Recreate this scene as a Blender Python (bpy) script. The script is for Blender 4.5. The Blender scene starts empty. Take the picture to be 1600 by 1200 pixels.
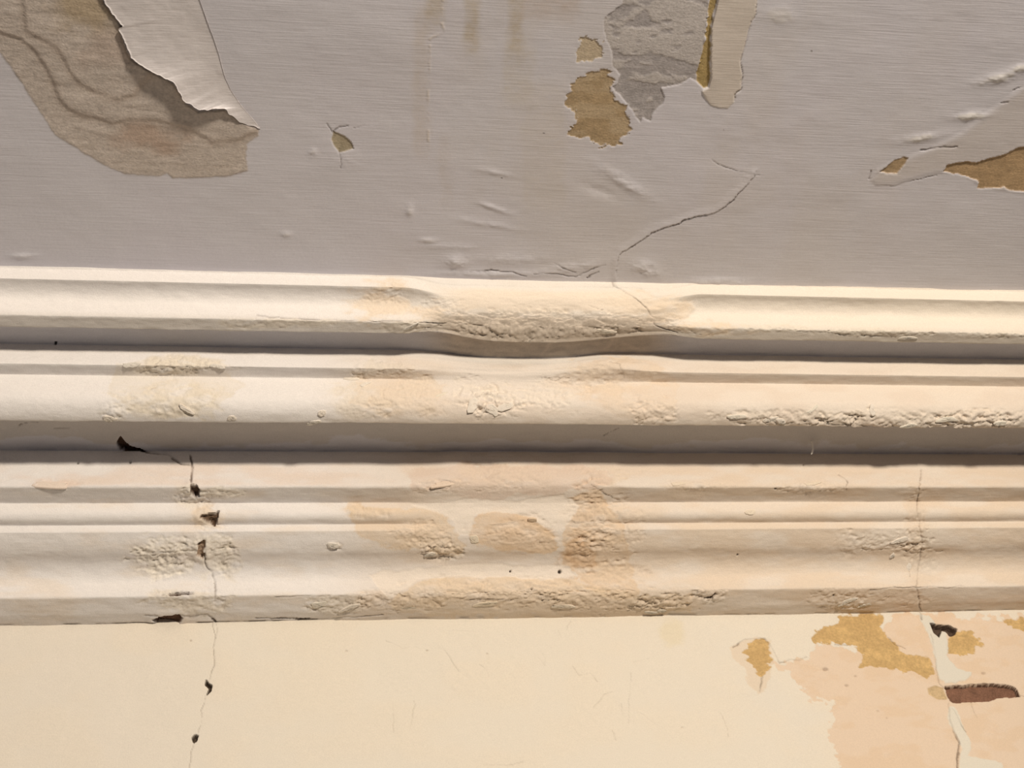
import bpy, math
import numpy as np
from mathutils import Matrix, Vector

# ------------------------------------------------------------------ camera
W, Hpx, F = 1600.0, 1200.0, 2400.0
VPX, VPY = 14400.0, 760.0             # vanishing point of the cornice run
PITCH = math.radians(45.0)
dX = np.array([(VPX - 800) / F, -(VPY - 600) / F, -1.0])
zy = 1.0 / math.tan(PITCH)
zx = -(dX[1] * zy + 1.0) / dX[0]
dZ = np.array([zx, zy, -1.0])
dX /= np.linalg.norm(dX); dZ /= np.linalg.norm(dZ)
dY = np.cross(dZ, dX)
RC = np.stack([dX, dY, dZ])           # camera -> world
CAM = np.array([0.0, -1.25, 1.60])

scene = bpy.context.scene
cd = bpy.data.cameras.new('camera'); cam = bpy.data.objects.new('camera', cd)
scene.collection.objects.link(cam)
cd.sensor_width = 36.0; cd.lens = 36.0 * F / W; cd.clip_start = 0.02
cam.matrix_world = Matrix.Translation(Vector(CAM)) @ Matrix(RC.tolist()).to_4x4()
scene.camera = cam

# ------------------------------------------------------------------ world, lamp, exposure
wd = bpy.data.worlds.new('room_ambient'); scene.world = wd; wd.use_nodes = True
bgn = wd.node_tree.nodes['Background']
bgn.inputs[0].default_value = (0.77, 0.94, 1.24, 1); bgn.inputs[1].default_value = 0.105
LAMP = np.array([0.75, -2.75, 0.0]); LAMP_DROP = 0.55      # height is set below the ceiling
ld = bpy.data.lights.new('unseen_room_spot', 'SPOT'); ld.energy = 270.0
ld.spot_size = math.radians(44); ld.spot_blend = 0.45  # unseen lamp; cone shape made up to cut bounce off the lower wall
ld.color = (1.0, 0.885, 0.735); ld.shadow_soft_size = 0.11
lamp = bpy.data.objects.new('unseen_room_spot', ld); scene.collection.objects.link(lamp)
vs = scene.view_settings
vs.view_transform = 'Standard'; vs.look = 'None'; vs.gamma = 1.0; vs.use_curve_mapping = False
vs.exposure = 0.0

# ------------------------------------------------------------------ geometry helpers
def ray(px, py):
    v = np.array([(px - 800) / F, -(py - 600) / F, -1.0])
    return RC @ v

def project(P):
    q = (P - CAM) @ RC
    return 800 + F * q[..., 0] / -q[..., 2], 600 - F * q[..., 1] / -q[..., 2]

def at_z(px, py, z):
    r = ray(px, py); t = (z - CAM[2]) / r[2]; return CAM + t * r

def at_y(px, py, y):
    r = ray(px, py); t = (y - CAM[1]) / r[1]; return CAM + t * r

def hsh(ix, iy, seed):
    n = (ix.astype(np.int64) * 374761393 + iy.astype(np.int64) * 668265263 + seed * 1442695041) & 0x7fffffff
    n = ((n ^ (n >> 13)) * 1274126177) & 0x7fffffff
    return ((n ^ (n >> 16)) & 0xffff) / 32767.5 - 1.0

def vnoise(x, y, seed=0):
    ix = np.floor(x); iy = np.floor(y); fx = x - ix; fy = y - iy
    ix = ix.astype(np.int64); iy = iy.astype(np.int64)
    fx = fx * fx * fx * (fx * (fx * 6 - 15) + 10); fy = fy * fy * fy * (fy * (fy * 6 - 15) + 10)
    a = hsh(ix, iy, seed); b = hsh(ix + 1, iy, seed); c = hsh(ix, iy + 1, seed); d = hsh(ix + 1, iy + 1, seed)
    return (a + (b - a) * fx) * (1 - fy) + (c + (d - c) * fx) * fy

def fbm(x, y, octv=4, seed=0, gain=0.5):
    s = 0; a = 1.0; t = 0
    for o in range(octv):
        s = s + a * vnoise(x + 17.3 * o, y - 9.1 * o, seed + o); t += a
        a *= gain; x = x * 2.03; y = y * 2.03
    return s / t

def ss(a, b, x):
    t = np.clip((x - a) / (b - a), 0, 1); return t * t * (3 - 2 * t)

def sdf(poly, X, Y, margin=60):
    """signed distance (pixels of the reference frame), negative inside; far points = 1e3"""
    P = np.array(poly, float); out = np.full(X.shape, 1e3)
    m = (X > P[:, 0].min() - margin) & (X < P[:, 0].max() + margin) & (Y > P[:, 1].min() - margin) & (Y < P[:, 1].max() + margin)
    x = X[m]; y = Y[m]
    if x.size == 0: return out
    d = np.full(x.shape, 1e9); ins = np.zeros(x.shape, bool)
    for i in range(len(P)):
        ax, ay = P[i - 1]; bx, by = P[i]
        ex, ey = bx - ax, by - ay
        t = np.clip(((x - ax) * ex + (y - ay) * ey) / (ex * ex + ey * ey + 1e-9), 0, 1)
        d = np.minimum(d, (x - ax - t * ex) ** 2 + (y - ay - t * ey) ** 2)
        c = (ay > y) != (by > y)
        ins ^= c & (x < (bx - ax) * (y - ay) / (by - ay + 1e-12) + ax)
    d = np.sqrt(d); out[m] = np.where(ins, -d, d); return out

def pline(pts, X, Y, margin=30):
    """distance to a polyline and a -1..1 side"""
    P = np.array(pts, float); out = np.full(X.shape, 1e3); side = np.zeros(X.shape)
    m = (X > P[:, 0].min() - margin) & (X < P[:, 0].max() + margin) & (Y > P[:, 1].min() - margin) & (Y < P[:, 1].max() + margin)
    x = X[m]; y = Y[m]
    if x.size == 0: return out, side
    d = np.full(x.shape, 1e9); sd = np.zeros(x.shape)
    for i in range(1, len(P)):
        ax, ay = P[i - 1]; bx, by = P[i]; ex, ey = bx - ax, by - ay
        t = np.clip(((x - ax) * ex + (y - ay) * ey) / (ex * ex + ey * ey + 1e-9), 0, 1)
        q = (x - ax - t * ex) ** 2 + (y - ay - t * ey) ** 2
        b = q < d; d = np.where(b, q, d); sd = np.where(b, np.sign(ex * (y - ay) - ey * (x - ax)), sd)
    out[m] = np.sqrt(d); side[m] = sd; return out, side

def ell(X, Y, cx, cy, rx, ry):
    return np.sqrt(((X - cx) / rx) ** 2 + ((Y - cy) / ry) ** 2)

def srgb(*c):
    c = np.array(c, float) / 255.0
    return np.where(c <= 0.04045, c / 12.92, ((c + 0.055) / 1.055) ** 2.4)

# ------------------------------------------------------------------ materials
def material(name, bumps, rough=0.75, grain=0.06, grain_scale=900.0, spec=0.25):
    """colour from the surface's own paint/plaster layers (attribute) x fine procedural grain; stacked noise bumps"""
    m = bpy.data.materials.new(name); m.use_nodes = True
    nt = m.node_tree; N = nt.nodes; L = nt.links
    b = N['Principled BSDF']; b.inputs['Roughness'].default_value = rough
    b.inputs['Specular IOR Level'].default_value = spec
    att = N.new('ShaderNodeAttribute'); att.attribute_name = 'layer_colour'
    tc = N.new('ShaderNodeTexCoord')
    nz = N.new('ShaderNodeTexNoise'); nz.inputs['Scale'].default_value = grain_scale; nz.inputs['Detail'].default_value = 3
    L.new(tc.outputs['Object'], nz.inputs['Vector'])
    mr = N.new('ShaderNodeMapRange'); mr.inputs['From Min'].default_value = 0.3; mr.inputs['From Max'].default_value = 0.7
    mr.inputs['To Min'].default_value = 1 - grain; mr.inputs['To Max'].default_value = 1 + grain
    L.new(nz.outputs['Fac'], mr.inputs['Value'])
    vm = N.new('ShaderNodeVectorMath'); vm.operation = 'SCALE'
    L.new(att.outputs['Color'], vm.inputs[0]); L.new(mr.outputs['Result'], vm.inputs['Scale'])
    L.new(vm.outputs['Vector'], b.inputs['Base Color'])
    prev = None
    for (sx, sy, sz, scale, dist, detail) in bumps:
        mp = N.new('ShaderNodeMapping'); mp.inputs['Scale'].default_value = (sx, sy, sz)
        L.new(tc.outputs['Object'], mp.inputs['Vector'])
        n2 = N.new('ShaderNodeTexNoise'); n2.inputs['Scale'].default_value = scale; n2.inputs['Detail'].default_value = detail
        L.new(mp.outputs['Vector'], n2.inputs['Vector'])
        bp = N.new('ShaderNodeBump'); bp.inputs['Strength'].default_value = 1.0; bp.inputs['Distance'].default_value = dist
        L.new(n2.outputs['Fac'], bp.inputs['Height'])
        if prev: L.new(prev.outputs['Normal'], bp.inputs['Normal'])
        prev = bp
    if prev: L.new(prev.outputs['Normal'], b.inputs['Normal'])
    return m

M_CEIL = material('brushed_ceiling_paint', [(0.05, 1, 1, 600, 0.0002, 2), (1, 1, 1, 300, 0.0001, 2)], 0.7, 0.03)
M_PLAS = material('bare_plaster', [(0.2, 1, 1, 300, 0.0002, 3), (1, 1, 1, 600, 0.0003, 3)], 0.9, 0.12, 450)
M_CORN = material('limewashed_cornice_plaster', [(0.25, 1, 1, 260, 0.0003, 3), (1, 1, 1, 900, 0.00022, 2)], 0.75, 0.05)
M_WALL = material('cream_wall_paint', [(0.3, 1, 1, 160, 0.0004, 3), (1, 1, 1, 800, 0.0002, 2)], 0.75, 0.04)
M_HOLE = material('crumbled_mortar', [(1, 1, 1, 400, 0.002, 4)], 0.95, 0.2, 500)
M_BRICK = material('fired_brick', [(1, 1, 1, 350, 0.0012, 4)], 0.95, 0.22, 600)

COL = scene.collection
def link(o): COL.objects.link(o); return o

def mesh_from(name, V, Q, C, mat, parent=None, smooth=True):
    me = bpy.data.meshes.new(name)
    V = np.ascontiguousarray(V, np.float32); Q = np.ascontiguousarray(Q, np.int32)
    k = Q.shape[1]
    me.vertices.add(len(V)); me.vertices.foreach_set('co', V.ravel())
    me.loops.add(Q.size); me.loops.foreach_set('vertex_index', Q.ravel())
    me.polygons.add(len(Q)); me.polygons.foreach_set('loop_start', np.arange(0, Q.size, k, dtype=np.int32))
    if smooth: me.polygons.foreach_set('use_smooth', np.ones(len(Q), bool))
    a = me.attributes.new('layer_colour', 'FLOAT_COLOR', 'POINT')
    C4 = np.ones((len(V), 4), np.float32); C4[:, :3] = np.clip(C, 0.002, 0.97); a.data.foreach_set('color', C4.ravel())
    me.update(calc_edges=True); me.validate()
    me.materials.append(mat)
    o = bpy.data.objects.new(name, me); o.parent = parent
    return link(o)

def grid_quads(nu, nv):
    i = np.arange(nu * nv).reshape(nu, nv)
    return np.stack([i[:-1, :-1], i[1:, :-1], i[1:, 1:], i[:-1, 1:]], -1).reshape(-1, 4)

def submesh(name, V, Q, C, fm, mat, parent):
    q = Q[fm]
    if len(q) == 0: return None
    u, inv = np.unique(q.ravel(), return_inverse=True)
    return mesh_from(name, V[u], inv.reshape(-1, 4), C[u], mat, parent)

def tag(o, label=None, cat=None, kind=None, group=None):
    if label: o['label'] = label
    if cat: o['category'] = cat
    if kind: o['kind'] = kind
    if group: o['group'] = group
    return o

# ------------------------------------------------------------------ cornice section, solved in the (d, z) plane
def rdz(py):
    r = ray(800, py); return -r[1], r[2]         # d = -y
D0, Z0 = -CAM[1], CAM[2]
def vert(d, py): rd, rz = rdz(py); t = (d - D0) / rd; return (d, Z0 + t * rz)
def horiz(z, py): rd, rz = rdz(py); t = (z - Z0) / rz; return (D0 + t * rd, z)
def along(p, slope, py):
    """point on the line from p with dz/dd = slope that lies on the sight line py"""
    rd, rz = rdz(py); t = (p[1] - Z0 - slope * (p[0] - D0)) / (rz - slope * rd)
    return (D0 + t * rd, Z0 + t * rz)
def cove(a, b, n=10):      # vertical at a, horizontal at b
    return [(a[0] + (b[0] - a[0]) * (1 - math.cos(t)), a[1] + (b[1] - a[1]) * math.sin(t)) for t in np.linspace(0, math.pi / 2, n)[1:]]
def ovolo(a, b, n=10):     # horizontal at a, vertical at b
    return [(a[0] + (b[0] - a[0]) * math.sin(t), a[1] + (b[1] - a[1]) * (1 - math.cos(t))) for t in np.linspace(0, math.pi / 2, n)[1:]]

TAU = 0.15
PR = []; BAND = []                                # polyline and the band of each segment
def go(band, *pts):
    for p in pts: PR.append(p); BAND.append(band)
p = vert(0.0, 966); PR.append(p); BAND.append('')
# base moulding
p = along(p, 0.0, 951); go('base_moulding', p)
p = along(p, 0.22, 927); go('base_moulding', p)
q = along(p, 1.1, 924); go('base_moulding', *ovolo(p, q, 5)); p = q
# cyma
p = vert(p[0], 906); go('cyma', p)
q = along(p, 0.75, 864); go('cyma', *cove(p, q, 14)); p = q
q = along(p, 0.42, 829); go('cyma', *[(p[0] + (q[0] - p[0]) * t, p[1] + (q[1] - p[1]) * t ** 1.7) for t in np.linspace(0, 1, 14)[1:]]); p = q
p = horiz(p[1], 828.4); go('narrow_fillet', p)
p = vert(p[0], 818); go('narrow_fillet', p)
p = horiz(p[1], 813.5); go('bead', p)
q = along(p, 1.0, 797); go('bead', *ovolo(p, q, 8)); p = q
p = vert(p[0], 785); go('bead', p)
p = horiz(p[1], 762.5); go('frieze_soffit', p)
q = along(p, 1.2, 758); go('frieze_band', *ovolo(p, q, 4)); p = q
S = vert(p[0], 729)
fold = vert(p[0], 706.5); go('frieze_band', fold)
lip = along(S, -TAU, 663.5)
go('lower_soffit', (lip[0], fold[1])); go('lower_soffit', lip)
p = lip; q = along(p, 0.85, 622); go('ovolo', *ovolo(p, q, 14)); p = q
p = vert(p[0], 594.5); go('ovolo', p)
p = horiz(p[1], 578.5); go('recess_soffit', p)
S = vert(p[0], 561)
fold = vert(p[0], 549); go('upper_fillet', fold)
lip = along(S, -TAU, 525)
go('upper_soffit', (lip[0], fold[1])); go('upper_soffit', lip)
p = lip
p = along(p, 0.05, 508); go('drip_lip', p)
q = along(p, 1.0, 505.5); go('drip_lip', *ovolo(p, q, 4)); p = q
p = vert(p[0], 486); go('crown_cove', p)
q = along(p, 0.75, 456.5); go('crown_cove', *cove(p, q, 12)); p = q
p = horiz(p[1], 453); go('crown_cove', p)
p = vert(p[0], 439); go('top_fillet', p)
q = along(p, 1.0, 434); go('top_fillet', *cove(p, q, 6)); p = q
PR = np.array(PR); DTOP, ZC = PR[-1]
ZB = PR[0][1]
LAMP[2] = ZC - LAMP_DROP; lamp.location = LAMP
lamp.rotation_euler = (Vector((0.05, -0.1, ZC - 0.1)) - Vector(LAMP)).to_track_quat('-Z', 'Y').to_euler()
print('cornice', DTOP, ZC - ZB, 'ceiling', ZC)

# resample
seg = np.hypot(*np.diff(PR, axis=0).T); arc = np.concatenate([[0], np.cumsum(seg)])
smp = []; sb = []
STEP = 0.00115
for i in range(len(seg)):
    hid = BAND[i + 1].endswith('er_soffit')
    n = max(1, int(round(seg[i] / (STEP * (1.5 if hid else 1)))))
    t = np.arange(n) / n
    smp += list(arc[i] + t * seg[i]); sb += [BAND[i + 1]] * n
smp.append(arc[-1]); smp = np.array(smp); sb = np.array(sb)      # sb: band of the face row starting at sample
PD = np.interp(smp, arc, PR[:, 0]); PZ = np.interp(smp, arc, PR[:, 1])
NS = len(smp)

def smooth_profile(sig):
    w = np.exp(-0.5 * ((smp[:, None] - smp[None, :]) / sig) ** 2)
    ds = np.gradient(smp); w = w * ds[None, :]; w /= w.sum(1, keepdims=True)
    return w @ PD, w @ PZ

pd_, pz_ = smooth_profile(0.0010); e_ = ss(0, 0.006, smp) * (1 - ss(smp[-1] - 0.004, smp[-1], smp))
PD, PZ = PD + e_ * (pd_ - PD), PZ + e_ * (pz_ - PZ)

def row_y(pyl):   # arc position of a sight line (first visible hit from the wall up) - only used to name places on the section
    _, yy = project(np.stack([np.full(NS, at_y(800, 700, -0.13)[0]), -PD, PZ], -1)); return yy

# x samples
xl = at_y(-25, 700, -0.13)[0]; xr = at_y(1625, 700, -0.13)[0]
xs = np.concatenate([np.linspace(xl - 1.3, xl, 60)[:-1], np.linspace(xl, xr, 1250), np.linspace(xr, xr + 1.3, 60)[1:]])
NX = len(xs)
print('x', xl, xr, 'NS', NS)

# ------------------------------------------------------------------ floor of the room, far below
M_FLOOR = material('dark_floorboards', [(1, 0.1, 1, 60, 0.001, 3)], 0.5, 0.25, 8)
floor = mesh_from('floor', np.array([[-4, -5.5, -0.05], [4.5, -5.5, -0.05], [4.5, 0, -0.05], [-4, 0, -0.05], [-4, -5.5, 0], [4.5, -5.5, 0], [4.5, 0, 0], [-4, 0, 0]]),
                  np.array([[4, 5, 6, 7], [3, 2, 1, 0], [0, 1, 5, 4], [1, 2, 6, 5], [2, 3, 7, 6], [3, 0, 4, 7]]), np.tile(np.array([0.05, 0.045, 0.042]), (8, 1)), M_FLOOR, None, False)
tag(floor, 'dark brown boarded floor of the room below', 'floor', 'structure')

# ------------------------------------------------------------------ cornice
X = np.repeat(xs[:, None], NS, 1); SS_ = np.repeat(smp[None, :], NX, 0)
base = np.stack([X, -np.repeat(PD[None], NX, 0), np.repeat(PZ[None], NX, 0)], -1)
px, py = project(base)
pyc = row_y(0)                                        # reference row of each sample at the centre column
R = np.repeat(pyc[None, :], NX, 0)                    # "row" coordinate, constant along the run
isoff = np.array([b.endswith('er_soffit') for b in list(sb) + ['top_fillet']])
vis = np.ones(NS)
# normals of the section
tx = np.gradient(PD, smp); tz = np.gradient(PZ, smp); ln = np.hypot(tx, tz); 
nd, nz = tz / ln, -tx / ln                            # outward-and-down side
# blend into worn, filled-up sections
def win(a0, a1, b0, b1): return ss(a0, a1, px) * (1 - ss(b0, b1, px))
wob = fbm(X * 14, SS_ * 30, 3, 5)
d_s1, z_s1 = smooth_profile(0.017); d_s2, z_s2 = smooth_profile(0.0075); d_s3, z_s3 = smooth_profile(0.010)
def rows(a0, a1, b0, b1): return ss(a0, a1, R) * (1 - ss(b0, b1, R))
arcv = SS_
def arcrow(y):        # arc length where the section first passes row y from the ceiling side downwards (visible order)
    k = np.where(pyc <= y)[0]; return smp[k[0]]
s_liptop = [i for i in range(NS) if sb[min(i, len(sb) - 1)] == 'drip_lip'][0]
s_lip1 = smp[s_liptop]                                 # inner edge of the upper lip
s_ov = smp[[i for i in range(NS - 1) if sb[i] == 'ovolo'][0]]
s_fr = smp[[i for i in range(NS - 1) if sb[i] == 'frieze_soffit'][0]]
s_nf = smp[[i for i in range(NS - 1) if sb[i] == 'narrow_fillet'][0]]
s_uf = smp[[i for i in range(NS - 1) if sb[i] == 'upper_fillet'][0]]
s_fold1 = smp[[i for i in range(NS - 1) if sb[i] == 'upper_soffit'][0]]
s_fold2 = smp[[i for i in range(NS - 1) if sb[i] == 'lower_soffit'][0]]
w1 = win(628, 705, 1030, 1100) * ss(s_lip1 - 0.01, s_lip1 + 0.004, arcv) * (1 - 0.35 * ss(smp[-1] - 0.012, smp[-1], arcv))
w1 = np.clip(w1 * (1 + 0.25 * wob), 0, 1)
w2 = win(610, 700, 930, 1010) * ss(s_ov - 0.002, s_ov + 0.02, arcv) * (1 - ss(s_uf + 0.003, s_uf + 0.010, arcv))
w3 = win(600, 700, 915, 985) * ss(s_nf - 0.03, s_nf - 0.01, arcv) * (1 - ss(s_fold2 - 0.02, s_fold2 - 0.008, arcv))
w4 = win(520, 640, 1050, 1120) * (1 - ss(s_nf - 0.045, s_nf - 0.02, arcv)) * ss(0, 0.006, arcv)
Dd = np.repeat(PD[None], NX, 0).copy(); Zz = np.repeat(PZ[None], NX, 0).copy()
for w, (a, b) in ((w1, (d_s1, z_s1)), (w2, (d_s2, z_s2)), (w3, (d_s3, z_s3)), (w4, (d_s2, z_s2))):
    Dd += w * (a[None] - PD[None]); Zz += w * (b[None] - PZ[None])
# the sagging belly under the upper lip
sag = win(640, 800, 900, 1060)
g = np.exp(-0.5 * ((arcv - s_lip1) / 0.010) ** 2)
Dd -= 0.0105 * sag * g; Zz += 0.001 * sag * g
# bulge of the filled crown
g = np.exp(-0.5 * ((arcv - (s_lip1 + 0.045)) / 0.018) ** 2)
Dd += 0.003 * w1 * g; Zz -= 0.006 * w1 * g
# upper fillet wavers where it was made good
wv = np.exp(-((px - 785) / 95.0) ** 2) * -0.006 + np.exp(-((px - 955) / 60.0) ** 2) * 0.005
g = np.exp(-0.5 * ((arcv - (s_uf + 0.007)) / 0.009) ** 2)
Dd += wv * g * 0.9

# the recess above it was plugged with plaster and hangs lower there
Zz -= win(640, 770, 850, 965) * ss(s_uf + 0.002, s_fold1, arcv) * (0.0050 * (1 - ss(s_lip1, s_lip1 + 0.022, arcv)) + 0.0035 * (1 - ss(s_lip1 - 0.014, s_lip1 - 0.002, arcv)))
# the frieze band swells and sinks where it was patched
Dd += 0.006 * win(620, 760, 900, 1010) * fbm(X * 18, SS_ * 0 + 3.3, 2, 9) * np.exp(-0.5 * ((arcv - (s_fold2 - 0.02)) / 0.016) ** 2)

# ---- relief along the section normal (metres) and layer colours
h = np.zeros_like(X)
u = X * 1000; v = SS_ * 1000                          # millimetres on the surface
n_big = fbm(u / 60, v / 25, 4, 11); n_mid = fbm(u / 16, v / 10, 4, 23); n_fine = fbm(u / 4.5, v / 3.2, 3, 37)
n_rid = 1 - np.abs(fbm(u / 9, v / 6, 4, 51)) * 2.4
n_cr = fbm(u / 9 + 1.1 * n_mid, v / 4.6 - 0.9 * n_mid, 5, 63, 0.62)
n_f2 = fbm(u / 3.2, v / 2.2, 2, 67)
def terr(n, k):
    t = n * k; f = np.floor(t); return (f + ss(0.30, 0.62, t - f)) / k
n_te = terr(n_cr + 0.25 * n_mid, 3.2)
h += 0.0011 * n_big + 0.0004 * n_mid + 0.00008 * n_fine
mx = ss(300, 1500, px)
c_l = np.array([0.84, 0.80, 0.775]); c_r = np.array([0.83, 0.755, 0.665])
colr = c_l + (c_r - c_l) * mx[..., None]
def lay(col, m, c): return col + (np.asarray(c) - col) * np.clip(m, 0, 1)[..., None]
# the lower half of the run is grubbier
n_st = fbm(u / 45, v / 16, 5, 77); n_st2 = fbm(u / 18, v / 9, 5, 83)
TAN = np.array([0.79, 0.645, 0.49]); BEI = np.array([0.78, 0.70, 0.59]); ORA = np.array([0.66, 0.43, 0.24]); PNK = np.array([0.80, 0.63, 0.52])
PALE = np.array([0.87, 0.80, 0.70]); GRY = np.array([0.60, 0.55, 0.49])
colr = lay(colr, 0.35 * ss(-0.1, 0.6, n_st) * ss(700, 760, R), TAN)
colr = lay(colr, 0.35 * ss(480, 720, px) * (0.5 + 0.5 * ss(-0.2, 0.3, n_st)), BEI)
colr = lay(colr, 0.40 * ss(722, 732, R) * (1 - ss(755, 764, R)) * ss(-0.5, 0.3, n_st), PNK)
# grey shade painted on the lip and soffits, down to the shadow line
colr = lay(colr, 0.35 * ss(498, 507, R) * (1 - ss(560, 562, R)), GRY)

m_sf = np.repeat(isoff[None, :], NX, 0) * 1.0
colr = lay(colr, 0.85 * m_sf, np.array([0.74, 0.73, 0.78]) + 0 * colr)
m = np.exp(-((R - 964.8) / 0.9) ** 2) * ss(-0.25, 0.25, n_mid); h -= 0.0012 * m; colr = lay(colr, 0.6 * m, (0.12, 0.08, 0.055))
def rough(cx, cy, rx, ry, amp, kind='crumb', stain=None, sw=0.6):
    """a worn, crumbling patch: relief and, where it has one, its stain"""
    global colr, h
    r = ell(px, py, cx, cy, rx, ry) + 0.45 * n_mid + 0.25 * n_cr
    m = (1 - ss(0.55, 1.0, r)) * (~isoff if cy < 660 or cy > 720 else 1)
    if kind == 'crumb':
        k = 1.25 * n_te + 0.35 * n_fine + 0.35 * n_f2 + 0.1
    elif kind == 'ridge':
        k = 0.55 * n_rid + 0.7 * n_te + 0.3 * n_f2 - 0.2
    elif kind == 'pit':
        k = -np.maximum(n_te, 0) * 1.8 + 0.4 * n_f2
    else:
        k = n_mid + 0.5 * n_fine
    h += m * amp * 0.0008 * k
    if stain is not None:
        colr = lay(colr, m * min(1.0, sw * 1.15) * ss(-0.6, 0.1, n_st2), stain)

for a in [
    (270, 572, 90, 20, 2.2, 'crumb', BEI, .8), (265, 622, 100, 34, 1.4, 'crumb', BEI, .9), (180, 645, 30, 18, 1.8, 'crumb', PALE, .5),
    (600, 470, 60, 40, 1.3, 'pit', TAN, .6), (690, 490, 60, 30, 1.6, 'ridge', TAN, .6), (850, 504, 210, 26, 2.4, 'crumb', GRY, .8),
    (1010, 480, 80, 40, .7, 'soft', TAN, .6), (1100, 515, 90, 14, 1.0, 'pit', TAN, .7), (640, 510, 60, 14, 1.4, 'ridge', BEI, .5),
    (600, 578, 70, 18, 1.4, 'crumb', BEI, .6), (560, 622, 60, 40, .8, 'crumb', BEI, .6), (640, 620, 80, 40, 1.3, 'crumb', TAN, .6), (740, 618, 50, 35, 2.0, 'ridge', PALE, .6),
    (780, 628, 60, 32, 3.0, 'crumb', PALE, .7), (860, 620, 60, 34, 1.9, 'crumb', PALE, .6), (960, 600, 90, 55, 1.0, 'soft', TAN, .7), (950, 590, 30, 30, 1.2, 'ridge', TAN, .5),
    (1022, 645, 48, 26, 2.2, 'crumb', TAN, .6), (1250, 652, 140, 15, 2.6, 'crumb', BEI, .8), (1440, 656, 190, 18, 2.6, 'crumb', BEI, .8), (1560, 652, 100, 20, 2.2, 'crumb', BEI, .8),
    (1370, 519, 120, 8, 1.6, 'crumb', BEI, .6), (1560, 522, 80, 7, 1.5, 'crumb', BEI, .6), (1220, 512, 70, 8, 1.2, 'crumb', BEI, .6), (440, 505, 120, 10, .9, 'ridge', BEI, .5),
    (80, 755, 55, 12, 1.2, 'soft', PNK, .5), (690, 758, 60, 16, 1.8, 'crumb', TAN, .7), (790, 745, 100, 30, 1.2, 'crumb', TAN, .8), (945, 748, 40, 20, 1.8, 'ridge', TAN, .8),
    (1090, 758, 80, 10, 1.4, 'crumb', TAN, .6), (1270, 762, 70, 12, 1.4, 'crumb', TAN, .6),
    (300, 775, 30, 22, 2.0, 'ridge', PALE, .6), (345, 770, 40, 10, 1.6, 'ridge', PALE, .6), (325, 812, 36, 26, 1.4, 'ridge', TAN, .6),
    (255, 872, 62, 40, 3.2, 'ridge', PALE, .7), (330, 862, 40, 44, 1.8, 'ridge', PALE, .6), (360, 875, 20, 40, 1.4, 'ridge', BEI, .5),
    (520, 852, 16, 8, 1.8, 'crumb', BEI, .5), (580, 800, 50, 12, 1.5, 'crumb', TAN, .6), (660, 835, 60, 26, 1.8, 'crumb', TAN, .8), (690, 862, 45, 16, 2.8, 'crumb', BEI, .8),
    (800, 830, 80, 34, 1.6, 'crumb', ORA, .7), (850, 850, 60, 20, 1.2, 'soft', TAN, .7), (920, 820, 46, 80, 2.0, 'ridge', ORA, .75), (900, 870, 36, 36, 1.6, 'ridge', ORA, .85),
    (965, 830, 50, 60, 1.6, 'ridge', TAN, .7), (960, 900, 70, 40, 1.4, 'ridge', TAN, .8), (700, 925, 80, 30, 1.8, 'crumb', TAN, .9), (820, 925, 90, 30, 1.8, 'crumb', TAN, .9),
    (930, 935, 120, 30, 1.8, 'ridge', TAN, .8), (1040, 940, 70, 24, 2.4, 'crumb', BEI, .8), (530, 945, 60, 22, 2.2, 'ridge', BEI, .6), (600, 935, 50, 25, 1.6, 'crumb', TAN, .7),
    (1320, 935, 70, 22, 2.0, 'ridge', BEI, .7), (1115, 930, 36, 18, 2.0, 'crumb', BEI, .6), (1400, 848, 80, 26, 1.7, 'ridge', PALE, .6), (1440, 860, 30, 60, 1.2, 'ridge', BEI, .7),
    (1330, 850, 30, 26, 1.4, 'ridge', BEI, .6), (1432, 800, 20, 70, 1.2, 'ridge', TAN, .6), (1425, 935, 40, 24, 1.0, 'ridge', ORA, .45), (300, 940, 90, 24, 1.6, 'ridge', BEI, .6),
]:
    rough(*a)

# overall beige weathering of the middle and far half below the crown
m = ss(470, 640, px) * ss(556, 564, R) * (1 - m_sf) * (0.45 + 0.3 * ss(-0.3, 0.3, n_st))
colr = lay(colr, m, np.array([0.755, 0.645, 0.545]))
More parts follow.
